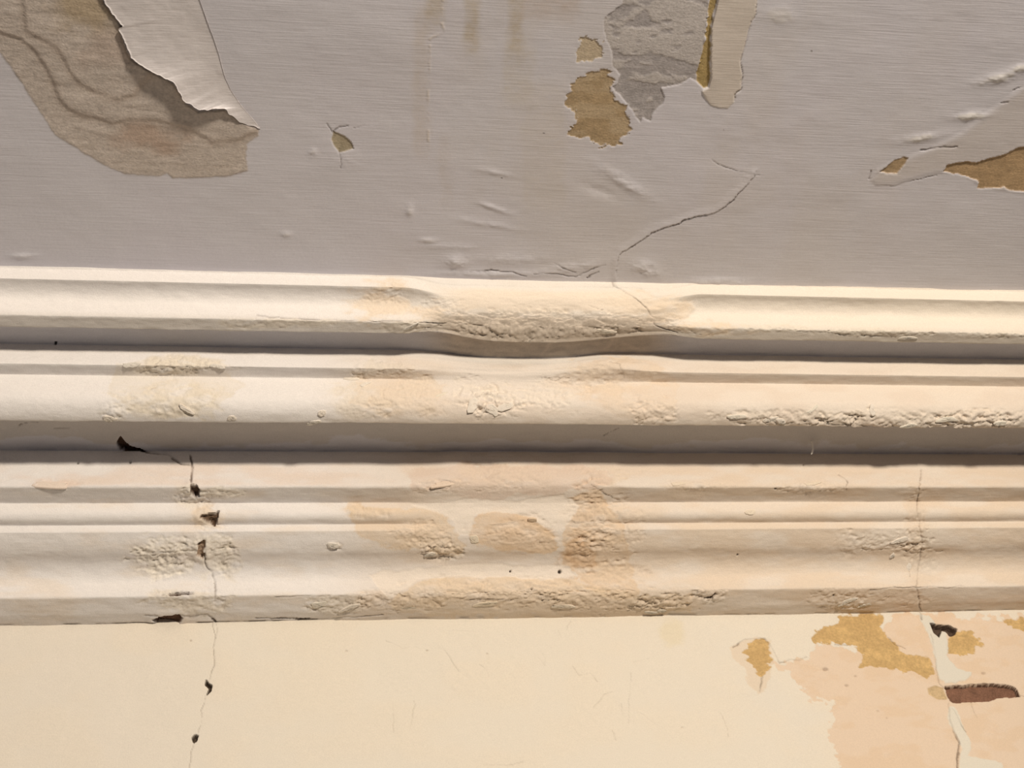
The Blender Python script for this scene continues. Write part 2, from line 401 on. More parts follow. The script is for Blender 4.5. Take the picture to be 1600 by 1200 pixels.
# tide-marked damp stains
for poly, c_, a_ in (
    ([(545, 790), (640, 793), (680, 797), (700, 808), (718, 834), (730, 850), (715, 866), (640, 858), (600, 850), (560, 840)], (0.77, 0.60, 0.42), .75),
    ([(733, 822), (745, 800), (775, 789), (800, 796), (840, 815), (870, 840), (882, 860), (850, 868), (790, 862), (745, 855), (730, 845)], (0.74, 0.545, 0.36), .85),
    ([(875, 800), (890, 780), (915, 768), (940, 765), (950, 790), (975, 820), (985, 860), (990, 900), (1010, 930), (960, 940), (910, 910), (885, 890), (875, 860), (878, 830)], (0.73, 0.545, 0.365), .75),
    ([(880, 850), (905, 840), (935, 865), (930, 885), (900, 890), (880, 875)], (0.60, 0.39, 0.22), .6),
    ([(655, 905), (700, 900), (800, 898), (880, 905), (960, 925), (1080, 930), (1085, 962), (900, 966), (650, 962), (600, 945)], (0.76, 0.60, 0.42), .7),
    ([(640, 738), (720, 726), (900, 730), (960, 745), (940, 765), (810, 775), (780, 785), (740, 780), (700, 766), (640, 766)], (0.73, 0.575, 0.47), .75),
    ([(560, 590), (640, 575), (700, 600), (680, 640), (600, 650), (550, 630)], (0.77, 0.64, 0.50), .5),
    ([(900, 560), (1000, 565), (1060, 590), (1050, 660), (960, 655), (920, 610)], (0.76, 0.62, 0.48), .5),
    ([(180, 565), (340, 560), (380, 600), (330, 650), (210, 655), (170, 610)], (0.78, 0.70, 0.59), .6),
):
    sd = sdf(poly, px, py) + 9 * n_mid + 5 * n_cr
    sd = np.where(isoff[None, :], 1e3, sd)
    colr = lay(colr, a_ * (1 - ss(-3, 2, sd)) * (0.7 + 0.3 * ss(-12, -1, sd)) * (0.85 + 0.3 * n_st2), c_)
# brown tide stain plus painted shade darkening the front of both soffits, ragged edge
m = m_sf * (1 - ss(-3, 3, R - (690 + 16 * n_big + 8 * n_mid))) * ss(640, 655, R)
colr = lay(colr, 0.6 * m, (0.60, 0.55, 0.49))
# paler fresh coats without grime
for poly in (
    [(640, 788), (700, 782), (800, 780), (880, 775), (905, 790), (880, 830), (850, 822), (820, 806), (770, 800), (745, 806), (732, 836), (718, 834), (700, 808), (680, 796)],
    [(560, 898), (640, 888), (760, 880), (890, 884), (900, 900), (850, 905), (700, 902), (655, 908), (648, 912), (608, 938), (598, 925), (578, 904)],
):
    sd = sdf(poly, px, py) + 5 * n_mid
    colr = lay(colr, 0.85 * (1 - ss(-2, 1.5, sd)), np.array([0.86, 0.765, 0.665])); h += -0.0004 * (1 - ss(-2, 1.5, sd))
# lens shaped plaster repair on the crown
sd = sdf([(1005, 480), (1020, 466), (1050, 464), (1080, 472), (1086, 482), (1075, 495), (1040, 505), (1010, 500)], px, py)
h += 0.0012 * (1 - ss(-4, 2, sd)); colr = lay(colr, 0.5 * (1 - ss(-4, 2, sd)), TAN)
# smooth cream strip where the crown is filled
m = win(650, 740, 960, 1040) * ss(438, 446, R) * (1 - ss(478, 496, R + 10 * n_mid))
colr = lay(colr, 0.75 * m, np.array([0.86, 0.73, 0.59]))
m = win(640, 720, 1000, 1080) * ss(484, 500, R) * (1 - ss(546, 552, R))
colr = lay(colr, 0.85 * m, np.array([0.60, 0.505, 0.41]) * (1 + 0.3 * n_cr)[..., None])
# big tan weathering on the right half
colr = lay(colr, 0.42 * ss(850, 1100, px) * ss(725, 735, R) * ss(-0.4, 0.4, n_st), TAN)

# cracks: dirt filled grooves
CRK = np.array([0.10, 0.06, 0.04])
def crack(pts, wd=1.3, depth=1.2, dark=0.8, lift=0.0, xx=None, yy=None, hh=None, cc=None, nn=None, mm=None):
    d, s = pline(pts, xx + 2.0 * nn + 2.5 * mm, yy + 2.0 * nn - 2.5 * mm)
    g = (1 - ss(wd * 0.35, wd * 1.35, d)) * (0.3 + 0.7 * ss(-0.35, 0.3, mm))
    hh -= 0.001 * depth * g
    hh += 0.001 * lift * (s > 0) * (1 - ss(0, 14, d))
    return cc + (CRK - cc) * (np.clip(g * dark, 0, 1))[..., None]
def ck(pts, wd=1.3, depth=1.2, dark=0.8, lift=0.0):
    global colr
    colr = crack(pts, wd, depth, dark, lift, px, py, h, colr, n_cr, n_mid)
ck([(955, 437), (975, 447), (992, 455), (1003, 470), (1012, 490), (1022, 503), (1040, 518), (1060, 525)], 1.0, 1.0, .6)
ck([(915, 472), (925, 478), (945, 484)], .8, .8, .5)
ck([(400, 493), (440, 496), (520, 500), (620, 501), (700, 506)], 1.0, 1.2, .6)
ck([(1200, 510), (1240, 518), (1330, 522), (1400, 527)], .8, .8, .3)
ck([(735, 610), (745, 622), (760, 615), (770, 618), (780, 640)], .8, 1, .6)
ck([(297, 712), (300, 722), (300, 745), (299, 757)], 1.6, 2.5, .85)
ck([(200, 697), (235, 708), (262, 712), (285, 725), (298, 728)], 1.5, 2, .75)
ck([(320, 862), (322, 882), (332, 897), (337, 915), (335, 935)], 1.2, 1.8, .6)
ck([(225, 962), (245, 962), (262, 970)], 1.2, 1.6, .7)
ck([(280, 962), (300, 966), (322, 961), (336, 970), (340, 976)], 1.6, 2.2, .85)
ck([(430, 933), (485, 932)], .9, 1, .5)
ck([(400, 966), (440, 967), (480, 968), (560, 965), (600, 962)], 1.0, 1, .5)
ck([(434, 966), (470, 968), (484, 967)], 1.4, 1.5, .8)
ck([(735, 938), (775, 937), (800, 940)], 1.0, 1.2, .6)
ck([(1440, 735), (1436, 770), (1432, 800), (1438, 830), (1442, 848), (1438, 872), (1432, 905), (1435, 930), (1440, 960)], 1.0, 1.2, .45)
ck([(1420, 880), (1421, 900)], .9, 1.0, .5)
ck([(1360, 922), (1400, 918), (1450, 917), (1480, 920), (1505, 916)], 1.0, 1.2, .6)
ck([(1100, 935), (1112, 932), (1118, 927)], 1.5, 2, .8)
ck([(1450, 720), (1460, 709), (1500, 709), (1640, 709)], .7, .6, .3)
ck([(1250, 657), (1300, 663), (1370, 666)], .9, 1, .5)
ck([(0, 560), (60, 556), (110, 559)], .6, .5, .0)
ck([(30, 663), (60, 659)], 1.1, 1, .7); ck([(85, 670), (108, 671)], 1.1, 1, .7)
ck([(945, 680), (960, 672), (968, 668)], .7, .8, .5)
ck([(925, 757), (935, 765), (955, 775), (957, 778)], .8, .8, .5)
ck([(950, 568), (968, 572), (975, 590)], .7, .6, .35)
ck([(1310, 742), (1325, 752), (1322, 768)], .8, .8, .5)

# broken-out holes: (band that owns them, outline, depth mm, lining colour)
HOLES = [
    ('lower_soffit', [(182, 690), (188, 681), (196, 690), (205, 697), (222, 702), (238, 709), (232, 714), (205, 708), (188, 703)], 6, (0.119, 0.070, 0.046)),
    ('frieze_soffit', [(297, 756), (306, 757), (312, 765), (312, 775), (305, 778), (297, 770)], 6, (0.140, 0.091, 0.063)),
    ('bead', [(311, 807), (322, 803), (343, 799), (341, 812), (336, 822), (326, 819), (318, 812)], 6, (0.154, 0.098, 0.063)),
    ('cyma', [(308, 850), (320, 843), (321, 854), (317, 862), (322, 866), (316, 874), (307, 868), (309, 858)], 4, (0.420, 0.308, 0.224)),
    ('base_moulding', [(237, 968), (255, 962), (280, 959), (286, 965), (280, 973), (258, 977), (248, 976)], 6, (0.182, 0.105, 0.070)),
    ('cyma', [(252, 931), (262, 928), (290, 925.5), (306, 928), (290, 930), (268, 931)], 7, (0.140, 0.084, 0.056)),
    ('base_moulding', [(1103, 934), (1113, 931), (1117, 926), (1119, 929), (1112, 936)], 5, (0.126, 0.077, 0.056)),
]
owner = np.full((NX, NS), -1)
bandv = np.array(list(sb) + ['top_fillet'])
for k, (bn, poly, dep, c) in enumerate(HOLES):
    sd = sdf(poly, px, py) + 1.6 * n_cr
    sd = np.where((bandv == bn)[None, :] | (~isoff)[None, :] & (bn not in ('lower_soffit',)), sd, 1e3)
    m = 1 - ss(-2.2, 0.6, sd); h -= m * dep * 0.001 * (0.8 + 0.4 * n_cr)
    h += 0.0009 * (1 - ss(2, 11, sd)) * (sd > 0)            # swollen rim
    colr = lay(colr, 1 - ss(-1.0, 0.5, sd), np.array(c)); owner[sd < -0.3] = k
for (cx, cy, r) in ((874, 894, 2.7), (797, 893, 1.6), (831, 920, 1.7), (87, 536.5, 2.0), (122, 724, 1.5), (204, 722, 1.5), (1152, 867, 1.3), (1302, 930, 1.4), (1212, 764, 1.2)):
    r_ = np.hypot(px - cx, py - cy)
    r_ = np.where(isoff[None, :] & (cy > 560) & (cy < 660), 1e3, r_)
    m = 1 - ss(r * 0.6, r * 1.35, r_); h -= 0.004 * m; colr = lay(colr, m, (0.03, 0.02, 0.015))

SURF = dict(px=px.copy(), py=py.copy())
# fade relief to zero where the section meets the wall and ceiling so nothing opens up there
NRM_d = np.repeat(nd[None], NX, 0); NRM_z = np.repeat(nz[None], NX, 0)
P = np.stack([X, -(Dd + h * NRM_d), Zz + h * NRM_z], -1)
P[:, -1, 2] = ZC + 0.002; P[:, 0, 1] = 0.002
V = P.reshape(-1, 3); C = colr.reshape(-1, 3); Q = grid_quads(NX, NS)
fband = np.repeat(np.array(sb)[None, :], NX - 1, 0).ravel()
fown = owner[:-1, :-1].ravel()

trim = bpy.data.objects.new('trim_1', None); link(trim); trim.location = (0, 0, 0)
tag(trim, 'cream stepped plaster cornice, stained and crumbling, between ceiling and wall', 'cornice', 'structure')
PL = {'base_moulding': 'grimy rounded lowest moulding resting on the wall', 'cyma': 'broad S-curved hollow with orange stains in its middle',
      'narrow_fillet': 'thin bright raised line', 'bead': 'small rounded bead', 'frieze_soffit': 'narrow shaded step', 'frieze_band': 'pinkish flat band',
      'lower_soffit': 'wide shaded soffit with a broken hole', 'ovolo': 'rounded moulding with crumbling lower edge', 'recess_soffit': 'narrow shaded recess',
      'upper_fillet': 'narrow bright band wavering at the middle', 'upper_soffit': 'dark shaded soffit under the lip', 'drip_lip': 'grey chipped underside of the lip',
      'crown_cove': 'hollow crown moulding, filled and lumpy in the middle', 'top_fillet': 'thin bright edge against the ceiling'}
bands = {}
for bn in PL:
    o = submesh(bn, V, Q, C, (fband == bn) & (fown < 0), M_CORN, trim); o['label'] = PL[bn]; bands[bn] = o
for k, (bn, poly, dep, c) in enumerate(HOLES):
    fm = fown == k
    if fm.any():
        o = submesh('crumbled_hole', V, Q, C, fm, M_HOLE, bands[bn])
        if o: o['label'] = 'dark broken-out hole showing brown core'

# flakes and crumbs of limewash still clinging to the mouldings
def flake(name, label, cx, cy, w, hgt, thick, c, band, seed, rot=0.0):
    d2 = (SURF['px'] - cx) ** 2 + (SURF['py'] - cy) ** 2 + 1e6 * (bandv != band)[None, :]
    k = np.unravel_index(np.argmin(d2), d2.shape); o3 = P[k]
    n = np.array([0, -nd[k[1]], nz[k[1]]]); n = n / np.linalg.norm(n)
    a = np.array([1.0, 0, 0]); b = np.cross(n, a)
    mm = 0.00092; nu, nv = 18, 9; V = []; rng = np.random.RandomState(seed)
    ca, sa = math.cos(rot), math.sin(rot)
    th = np.linspace(0, 2 * math.pi, nu, endpoint=False)
    lump = rng.uniform(-1, 1, nu); lump = 0.95 + 0.55 * (lump + np.roll(lump, 1) + np.roll(lump, -1)) / 3
    for j in range(nv + 1):
        f = j / nv; rr = math.sin(f * math.pi / 2) ** 0.8; hh = math.cos(f * math.pi / 2) ** 0.6
        for i in range(nu):
            cs, sn = math.cos(th[i]), math.sin(th[i]); cs = math.copysign(abs(cs) ** 0.85, cs); sn = math.copysign(abs(sn) ** 0.85, sn)
            x_ = cs * rr * lump[i] * w * mm; y_ = sn * rr * lump[i] * hgt * mm
            x2, y2 = x_ * ca - y_ * sa, x_ * sa + y_ * ca
            z_ = thick * mm * hh * (1 + 0.35 * rng.uniform(-1, 1)) if j < nv else -1.5 * mm
            V.append(o3 + a * x2 + b * y2 + n * z_)
    V = np.array(V); i = np.arange(nu); Q = []
    for j in range(nv):
        Q.append(np.stack([j * nu + i, (j + 1) * nu + i, (j + 1) * nu + (i + 1) % nu, j * nu + (i + 1) % nu], -1))
    o = mesh_from(name, V, np.concatenate(Q), np.tile(np.array(c), (len(V), 1)), M_CORN, bands[band], True); o['label'] = label
FL = (0.81, 0.735, 0.645)
for q_, (bn, cx, cy, w_, h_, t_, c_, ro) in enumerate([
    ('ovolo', 1206, 656, 11, 4, 3.5, FL, .1), ('ovolo', 1222, 658, 6, 3, 3, FL, -.3), ('ovolo', 1270, 640, 9, 2.2, 2.2, (0.78, 0.72, 0.62), .5), ('ovolo', 1364, 640, 4, 6, 3, FL, .2), ('ovolo', 172, 654, 7, 4, 3, FL, 0), ('ovolo', 292, 640, 9, 3, 2.6, FL, -.5),
    ('ovolo', 364, 652, 5, 3.5, 2.6, FL, 0), ('ovolo', 502, 645, 4, 3.5, 3, FL, 0), ('ovolo', 490, 660, 7, 3, 2.5, (0.78, 0.72, 0.64), .4), ('ovolo', 548, 590, 9, 3, 2.5, FL, 0), ('ovolo', 570, 601, 8, 2.5, 2.4, FL, .5),
    ('ovolo', 740, 632, 9, 6, 3, FL, .8), ('ovolo', 772, 640, 8, 6, 3.5, FL, -.6), ('ovolo', 792, 634, 10, 4, 3, FL, .3), ('ovolo', 690, 616, 8, 2.2, 2, (0.80, 0.72, 0.6), .6), ('ovolo', 1150, 652, 12, 3, 2.6, (0.78, 0.72, 0.62), .15),
    ('ovolo', 1340, 657, 12, 3, 2.6, (0.78, 0.72, 0.62), -.1), ('ovolo', 1480, 655, 13, 3.5, 2.6, (0.78, 0.72, 0.62), .1), ('ovolo', 1560, 660, 10, 3, 2.4, (0.78, 0.72, 0.62), 0), ('ovolo', 1420, 664, 9, 2.5, 2.2, (0.78, 0.72, 0.62), 0),
    ('cyma', 1395, 868, 4, 4.5, 4, FL, 0), ('cyma', 1404, 845, 10, 3, 2, FL, .2), ('cyma', 520, 852, 7, 4, 3, (0.78, 0.72, 0.64), 0), ('cyma', 672, 866, 9, 3, 2.6, (0.78, 0.70, 0.6), .3), ('cyma', 740, 843, 6, 5, 2.4, (0.78, 0.68, 0.54), 0),
    ('cyma', 1420, 885, 3, 6, 2, FL, 0), ('frieze_band', 80, 756, 22, 4.5, 2.2, (0.80, 0.68, 0.585), -.06), ('frieze_band', 700, 757, 20, 4, 2.2, (0.78, 0.64, 0.52), .1), ('frieze_band', 1060, 757, 9, 2.5, 2, (0.79, 0.68, 0.55), 0), ('frieze_band', 1270, 757, 11, 2.5, 2, (0.79, 0.68, 0.55), 0),
    ('bead', 832, 814, 5, 4, 2.4, (0.74, 0.58, 0.42), 0), ('bead', 1172, 800, 6, 3, 2, (0.8, 0.7, 0.57), 0), ('base_moulding', 1018, 960, 9, 3, 3, (0.76, 0.68, 0.56), 0), ('base_moulding', 1034, 957, 5, 3, 3, (0.76, 0.68, 0.56), 0),
    ('base_moulding', 500, 945, 9, 4, 2.6, (0.78, 0.72, 0.62), .2), ('base_moulding', 545, 950, 12, 3, 2.6, (0.78, 0.7, 0.6), .5), ('base_moulding', 1325, 940, 13, 3.5, 2.6, (0.8, 0.74, 0.64), .35), ('base_moulding', 1350, 945, 8, 3, 2.2, (0.8, 0.74, 0.64), .2),
    ('base_moulding', 640, 950, 12, 3, 2.2, (0.75, 0.66, 0.53), 0), ('base_moulding', 760, 945, 16, 3, 2.2, (0.76, 0.65, 0.5), .1), ('base_moulding', 880, 948, 14, 3, 2.2, (0.76, 0.66, 0.53), 0),
    ('upper_fillet', 205, 572, 9, 3, 2.4, (0.8, 0.74, 0.66), .2), ('upper_fillet', 292, 566, 10, 3, 2.4, (0.8, 0.74, 0.66), 0), ('upper_fillet', 340, 572, 8, 2.5, 2.2, (0.8, 0.74, 0.66), 0), ('drip_lip', 1420, 527, 11, 2.5, 2, (0.76, 0.7, 0.61), 0),
    ('drip_lip', 640, 512, 11, 2.5, 2, (0.74, 0.68, 0.6), .5), ('drip_lip', 950, 518, 11, 3, 2, (0.74, 0.66, 0.55), -.3)]):
    flake('plaster_flake', 'raised pale flake of limewash', cx, cy, w_, h_, t_ * 0.45, c_, bn, 500 + q_, ro + 0.15 * math.sin(q_ * 7.0))

# ------------------------------------------------------------------ ceiling
FREE_EDGE = [(120, -70), (150, -30), (163, 0), (176, 22), (192, 40), (186, 46), (205, 92), (222, 103), (240, 113), (256, 121), (272, 131), (281, 147), (290, 160), (298, 163), (310, 173), (330, 172), (350, 170), (364, 182), (375, 191), (392, 196), (404, 201)]
HINGE_EDGE = [(285, -70), (300, -30), (312, 0), (320, 22), (327, 42), (334, 60), (342, 85), (347, 105), (352, 122), (360, 140), (368, 152), (376, 164), (386, 176), (396, 187), (405, 199), (407, 201)]
yfine = at_z(800, -30, ZC)[1]
ds = np.concatenate([np.linspace(DTOP - 0.01, -yfine, 330), -yfine + np.linspace(0, 1, 40)[1:] ** 1.5 * 2.4])
X, Dg = np.meshgrid(xs, ds, indexing='ij'); ND = len(ds)
px, py = project(np.stack([X, -Dg, np.full_like(X, ZC)], -1))
u = X * 1000; v = Dg * 1000
h = np.zeros_like(X)
n_big = fbm(u / 90, v / 70, 4, 101); n_mid = fbm(u / 22, v / 18, 4, 111); n_fine = fbm(u / 5, v / 4, 3, 121); n_cr = fbm(u / 8, v / 6, 5, 131, 0.6)
n_line = fbm(u / 60, v / 1.6, 3, 141)
h += 0.0009 * n_big + 0.00007 * n_mid + 0.00003 * n_line
FREE = FREE_EDGE; HINGE = HINGE_EDGE
h *= 0.05 + 0.95 * ss(-4, 45, sdf(FREE + HINGE[::-1], px, py, 120))
PAINT = np.array([0.785, 0.765, 0.825])
col = np.broadcast_to(PAINT, X.shape + (3,)).copy()
n_st = fbm(u / 70, v / 120, 4, 151)
col = lay(col, 0.30 * ss(-0.2, 0.5, n_st), (0.785, 0.75, 0.83))
col = lay(col, 0.35 * ss(560, 760, px) * (1 - 0.6 * ss(1200, 1500, px)) * ss(-0.4, 0.5, fbm(u / 50, v / 90, 4, 161)), (0.765, 0.71, 0.69))
col = lay(col, 0.4 * ss(250, 420, py) * ss(700, 1000, px), (0.765, 0.73, 0.73))
owner = np.full(X.shape, -1)
PATCH = []                                            # (name, label, material)
def patch(name, label, poly, depth, c, mat, jag=4.0, edge=1.0, c2=None):
    global col
    sd = sdf(poly, px, py) + jag * (1.3 * n_cr + 0.5 * n_mid + 0.5 * n_fine)
    m = 1 - ss(-edge, edge, sd)
    h[...] += -0.001 * (depth if abs(depth) > 2 else 0.7 * depth) * m
    cc = np.asarray(c)
    if depth > 2: m = 1 - ss(0.3, 1.5, sd)              # the broken edge of the hole shows its core too
    col = lay(col, m, cc * (1 + (0.10 if name == 'exposed_plaster' and 'brown' in label else 0.2) * n_cr + 0.12 * n_fine)[..., None] if mat is M_PLAS else cc)
    if c2 is not None: col = lay(col, m * ss(-0.15, 0.25, fbm(u / 26, v / 14, 5, 171)), c2)
    owner[sd < 0] = len(PATCH); PATCH.append((name, label, mat)); return sd

# A: the big peeled area in the corner
PEEL = [(-60, -60), (150, -60), (162, 0), (176, 22), (192, 40), (186, 46), (205, 92), (240, 113), (272, 131), (290, 160), (310, 173), (350, 171), (375, 190), (405, 202),
        (404, 212), (385, 225), (386, 265), (360, 275), (330, 277), (270, 279), (261, 271), (250, 276), (200, 272), (170, 262), (130, 238), (85, 210), (60, 170), (40, 140), (12, 97), (-2, 78), (-60, 10)]
sdA = patch('exposed_plaster', 'large bare brown area bared by peeling paint', PEEL, -0.35, (0.68, 0.60, 0.545), M_PLAS, 1.6, 2.0)
col = lay(col, 0.25 * np.exp(-((sdA + 0.5) / 1.3) ** 2) * ss(80, 120, py), (0.30, 0.23, 0.18))  # edge shadow of the peel painted as a thin dark line
inA = 1 - ss(-3, 1, sdA)
c1 = [(-60, 20), (0, 52), (30, 62), (52, 80), (70, 108), (82, 130), (92, 156), (104, 172), (122, 180), (150, 186), (176, 196), (200, 189), (240, 190), (290, 200), (330, 224), (372, 222), (404, 204), (420, 150), (200, -60), (-60, -60)]
c2_ = [(30, -60), (38, 48), (62, 62), (88, 76), (100, 95), (108, 112), (124, 132), (150, 146), (186, 156), (210, 150), (260, 90), (200, -60)]
for poly, dp in ((c1, -0.8), (c2_, -0.6)):
    s_ = sdf(poly, px, py, 200) + 2.5 * n_mid
    h -= 0.001 * dp * (1 - ss(-7, 1, s_)) * inA
    col = lay(col, 0.30 * np.exp(-((s_ + 2) / 7.0) ** 2) * inA, (0.40, 0.30, 0.23))  # shade of the layer steps painted in as soft dark bands
col = lay(col, 0.75 * inA * (1 - ss(0.3, 1.1, ell(px, py, 125, 8, 70, 55) + 0.5 * n_mid)), (0.55, 0.43, 0.28))
col = lay(col, 0.65 * inA * (1 - ss(0.2, 1.0, ell(px, py, 238, 214, 80, 34) + 0.5 * n_mid)), (0.54, 0.385, 0.295))
col = lay(col, 0.4 * inA * (1 - ss(0.2, 1.0, ell(px, py, 170, 75, 60, 40) + 0.5 * n_mid)), (0.55, 0.42, 0.35))
col = lay(col, 0.45 * inA * ss(190, 250, py) * ss(-0.2, 0.3, n_mid), (0.66, 0.575, 0.51))
h += inA * 0.0005 * fbm(u / 30, v / 10, 4, 181)
# B: leaf shaped chip
patch('paint_chip_scar', 'small leaf-shaped chip showing ochre plaster', [(521, 206), (538, 212), (549, 222), (553, 233), (540, 237), (530, 238), (523, 230), (517, 219)], 1.0, (0.47, 0.40, 0.29), M_PLAS, .8)
# C: grey patch with brushed remains
GREYP = [(975, -60), (973, 6), (958, 18), (944, 29), (944, 50), (955, 80), (958, 103), (969, 118), (963, 132), (956, 136), (966, 148), (983, 165), (1000, 192), (1005, 185), (1016, 189), (1020, 175),
         (1036, 163), (1040, 152), (1034, 138), (1065, 132), (1078, 121), (1088, 127), (1100, 70), (1112, -60)]
sdC = patch('exposed_plaster', 'grey bare plaster patch with ragged brushed remains', GREYP, 0.9, (0.50, 0.465, 0.47), M_PLAS, 1.6)
inC = (1 - ss(-2, 1, sdC)) * ss(-0.12, 0.06, fbm(u / 22, v / 11, 5, 191) + 0.35 * ss(980, 1060, px) * (1 - ss(60, 130, py)) - 0.12)
col = lay(col, 0.9 * inC, (0.66, 0.615, 0.60)); h += 0.00035 * inC
# D: ochre strip
patch('exposed_plaster', 'narrow ochre strip beside the grey patch', [(1112, -60), (1126, -60), (1119, 0), (1110, 45), (1109, 90), (1110, 120), (1106, 137), (1098, 138), (1088, 127), (1089, 112), (1100, 75), (1106, 30)], 1.4, (0.52, 0.385, 0.175), M_PLAS, 2.5)
# E: ochre torn patches
patch('exposed_plaster', 'small ochre torn spot above the larger one', [(908, 60), (935, 62), (944, 70), (938, 90), (920, 97), (917, 106), (906, 99), (898, 99), (906, 80)], 0.7, (0.58, 0.455, 0.29), M_PLAS, 7, 1.0, (0.66, 0.55, 0.41))
patch('exposed_plaster', 'ochre torn patch with fibrous edge beside the grey patch', [(905, 120), (930, 112), (950, 113), (962, 124), (954, 137), (958, 146), (975, 165), (985, 195), (986, 208), (970, 218), (972, 226), (935, 228), (918, 215), (888, 210),
      (900, 190), (900, 176), (884, 168), (885, 150), (892, 140), (900, 126)], 0.8, (0.52, 0.385, 0.235), M_PLAS, 7, 1.0, (0.61, 0.475, 0.315))
m = np.exp(-(((px - 945) / 18) ** 2 + ((py - 230) / 6) ** 2)); col = lay(col, 0.6 * m * ss(-.1, .2, n_cr), (0.5, 0.46, 0.43))
# F: ochre tear at the edge of the frame and its little neighbour
patch('exposed_plaster', 'ochre torn area running along the damp bulge', [(1474, 268), (1480, 258), (1500, 254), (1532, 252), (1570, 240), (1600, 228), (1680, 205), (1690, 310), (1600, 299), (1570, 295), (1526, 296), (1531, 285), (1515, 278), (1495, 271)], 1.0, (0.55, 0.385, 0.225), M_PLAS, 2.5)
patch('exposed_plaster', 'little ochre chip beside the torn corner', [(1374, 268), (1385, 262), (1397, 249), (1421, 245), (1412, 258), (1402, 272), (1386, 270)], 0.8, (0.52, 0.38, 0.235), M_PLAS, 1.5)
# loosened sheet around F
sd = sdf([(1357, 282), (1368, 262), (1400, 248), (1450, 230), (1500, 205), (1545, 170), (1600, 130), (1700, 90), (1700, 320), (1560, 300), (1525, 290), (1500, 272), (1465, 273), (1430, 281), (1395, 293), (1368, 292)], px, py, 80)
h += 0.0005 * (1 - ss(-8, 1.0, sd)) * (owner < 0); col = lay(col, 0.35 * (1 - ss(-14, 1, sd)) * (owner < 0), (0.70, 0.61, 0.52))
def bump(cx, cy, rx, ry, amp, rot=0.0, lighter=0):
    global col
    a = math.radians(rot); X_ = (px - cx) * math.cos(a) + (py - cy) * math.sin(a); Y_ = -(px - cx) * math.sin(a) + (py - cy) * math.cos(a)
    g = np.exp(-((X_ / rx) ** 2 + (Y_ / ry) ** 2)) * (0.85 + 0.55 * n_cr + 0.4 * n_mid); h[...] += 0.001 * amp * 0.6 * g
    if lighter: col = lay(col, lighter * ss(0.3, 0.8, g), (0.84, 0.80, 0.75))  # highlights on the raised spots painted in as lighter colour
for a in [(1440, 215, 34, 6, 2.2, -8, .6), (1518, 181, 28, 6, 2.2, -5, .7), (1560, 122, 36, 8, 2.5, -14, .6), (1594, 106, 18, 6, 2, -20, .7), (710, 409, 16, 9, 3.5, 0, .1), (1010, 421, 26, 11, 3.5, 20, .1),
          (975, 285, 46, 9, 2.0, 32, 0), (940, 300, 30, 8, -1.2, 20, 0), (447, 366, 8, 4, 2.0, 0, .3), (36, 400, 20, 5, 1.6, 0, .1), (775, 270, 24, 4, 1.4, 10, 0), (772, 325, 22, 4, 1.6, 18, 0), (760, 350, 40, 5, 1.4, 10, 0),
          (700, 385, 40, 5, 1.2, 0, 0), (800, 405, 60, 8, 1.4, 0, 0), (890, 418, 50, 7, 2.0, -8, 0), (760, 428, 80, 5, 2.0, 0, .1), (640, 330, 6, 10, 1.5, 0, .2), (668, 375, 14, 4, 1.5, 0, .2), (1220, 25, 24, 14, 1.2, 0, .4),
          (1125, 440, 50, 6, 2.4, 0, .2), (487, 238, 7, 7, 2.0, 0, .3), (530, 250, 30, 18, .9, 0, 0)]:
    bump(*a)
# damp streaks, running with the leak
def streak(x0, x1, y0, y1, c, a):
    global col
    m = ss(x0 - 10, x0 + 4, px + 8 * n_mid) * (1 - ss(x1 - 4, x1 + 12, px + 8 * n_mid)) * ss(y0 - 40, y0, py + 22 * n_mid) * (1 - ss(y1 - 30, y1 + 10, py + 20 * n_mid))
    col = lay(col, a * m * (0.65 + 0.5 * n_cr), c)
OCH = (0.60, 0.50, 0.36)
streak(670, 690, -80, 60, OCH, .8); streak(650, 668, 30, 250, (0.66, 0.56, 0.46), .4); streak(728, 742, -80, 85, OCH, .8); streak(797, 812, -80, 95, OCH, .85); streak(815, 900, -80, 40, (0.66, 0.52, 0.42), .45)
streak(790, 830, 80, 170, (0.68, 0.60, 0.47), .35); streak(690, 700, 230, 330, (0.66, 0.56, 0.48), .25); streak(820, 880, 150, 330, (0.70, 0.62, 0.50), .25)
d, s = pline([(692, 0), (690, 30), (694, 48), (672, 60), (671, 120), (669, 160), (670, 232)], px + 2 * n_cr, py)
h += 0.0003 * (1 - ss(0.8, 3, d)) * ss(-.3, .3, n_cr); col = lay(col, 0.35 * (1 - ss(0.8, 2.6, d)) * ss(-.3, .3, n_cr), (0.80, 0.70, 0.58))
def ckc(pts, wd=1.0, depth=0.8, dark=0.7, lift=0.0):
    global col
    col = crack(pts, wd, depth, dark, lift, px, py, h, col, n_cr, n_mid)
ckc([(1112, 250), (1124, 257), (1140, 262), (1152, 267), (1172, 272), (1186, 273)], .7, .5, .5)
ckc([(1178, 273), (1166, 290), (1150, 305), (1133, 323), (1117, 333), (1080, 340), (1062, 348), (1040, 355), (1018, 364), (998, 380), (972, 395), (966, 402), (962, 432)], .9, .8, .75, 0.7)
ckc([(735, 425), (770, 421), (800, 424), (822, 431)], 1.0, .8, .6); ckc([(835, 428), (870, 427), (900, 432), (925, 420), (945, 414)], .9, .8, .55); ckc([(866, 412), (885, 420), (900, 426)], .9, .8, .5)
ckc([(918, 433), (935, 424)], 1.2, 1, .8); ckc([(521, 207), (512, 192)], .7, .5, .5); ckc([(521, 204), (530, 199), (543, 196)], .9, .6, .6); ckc([(530, 238), (533, 250), (533, 262)], .8, .6, .5); ckc([(553, 200), (580, 196)], .6, .4, .35)
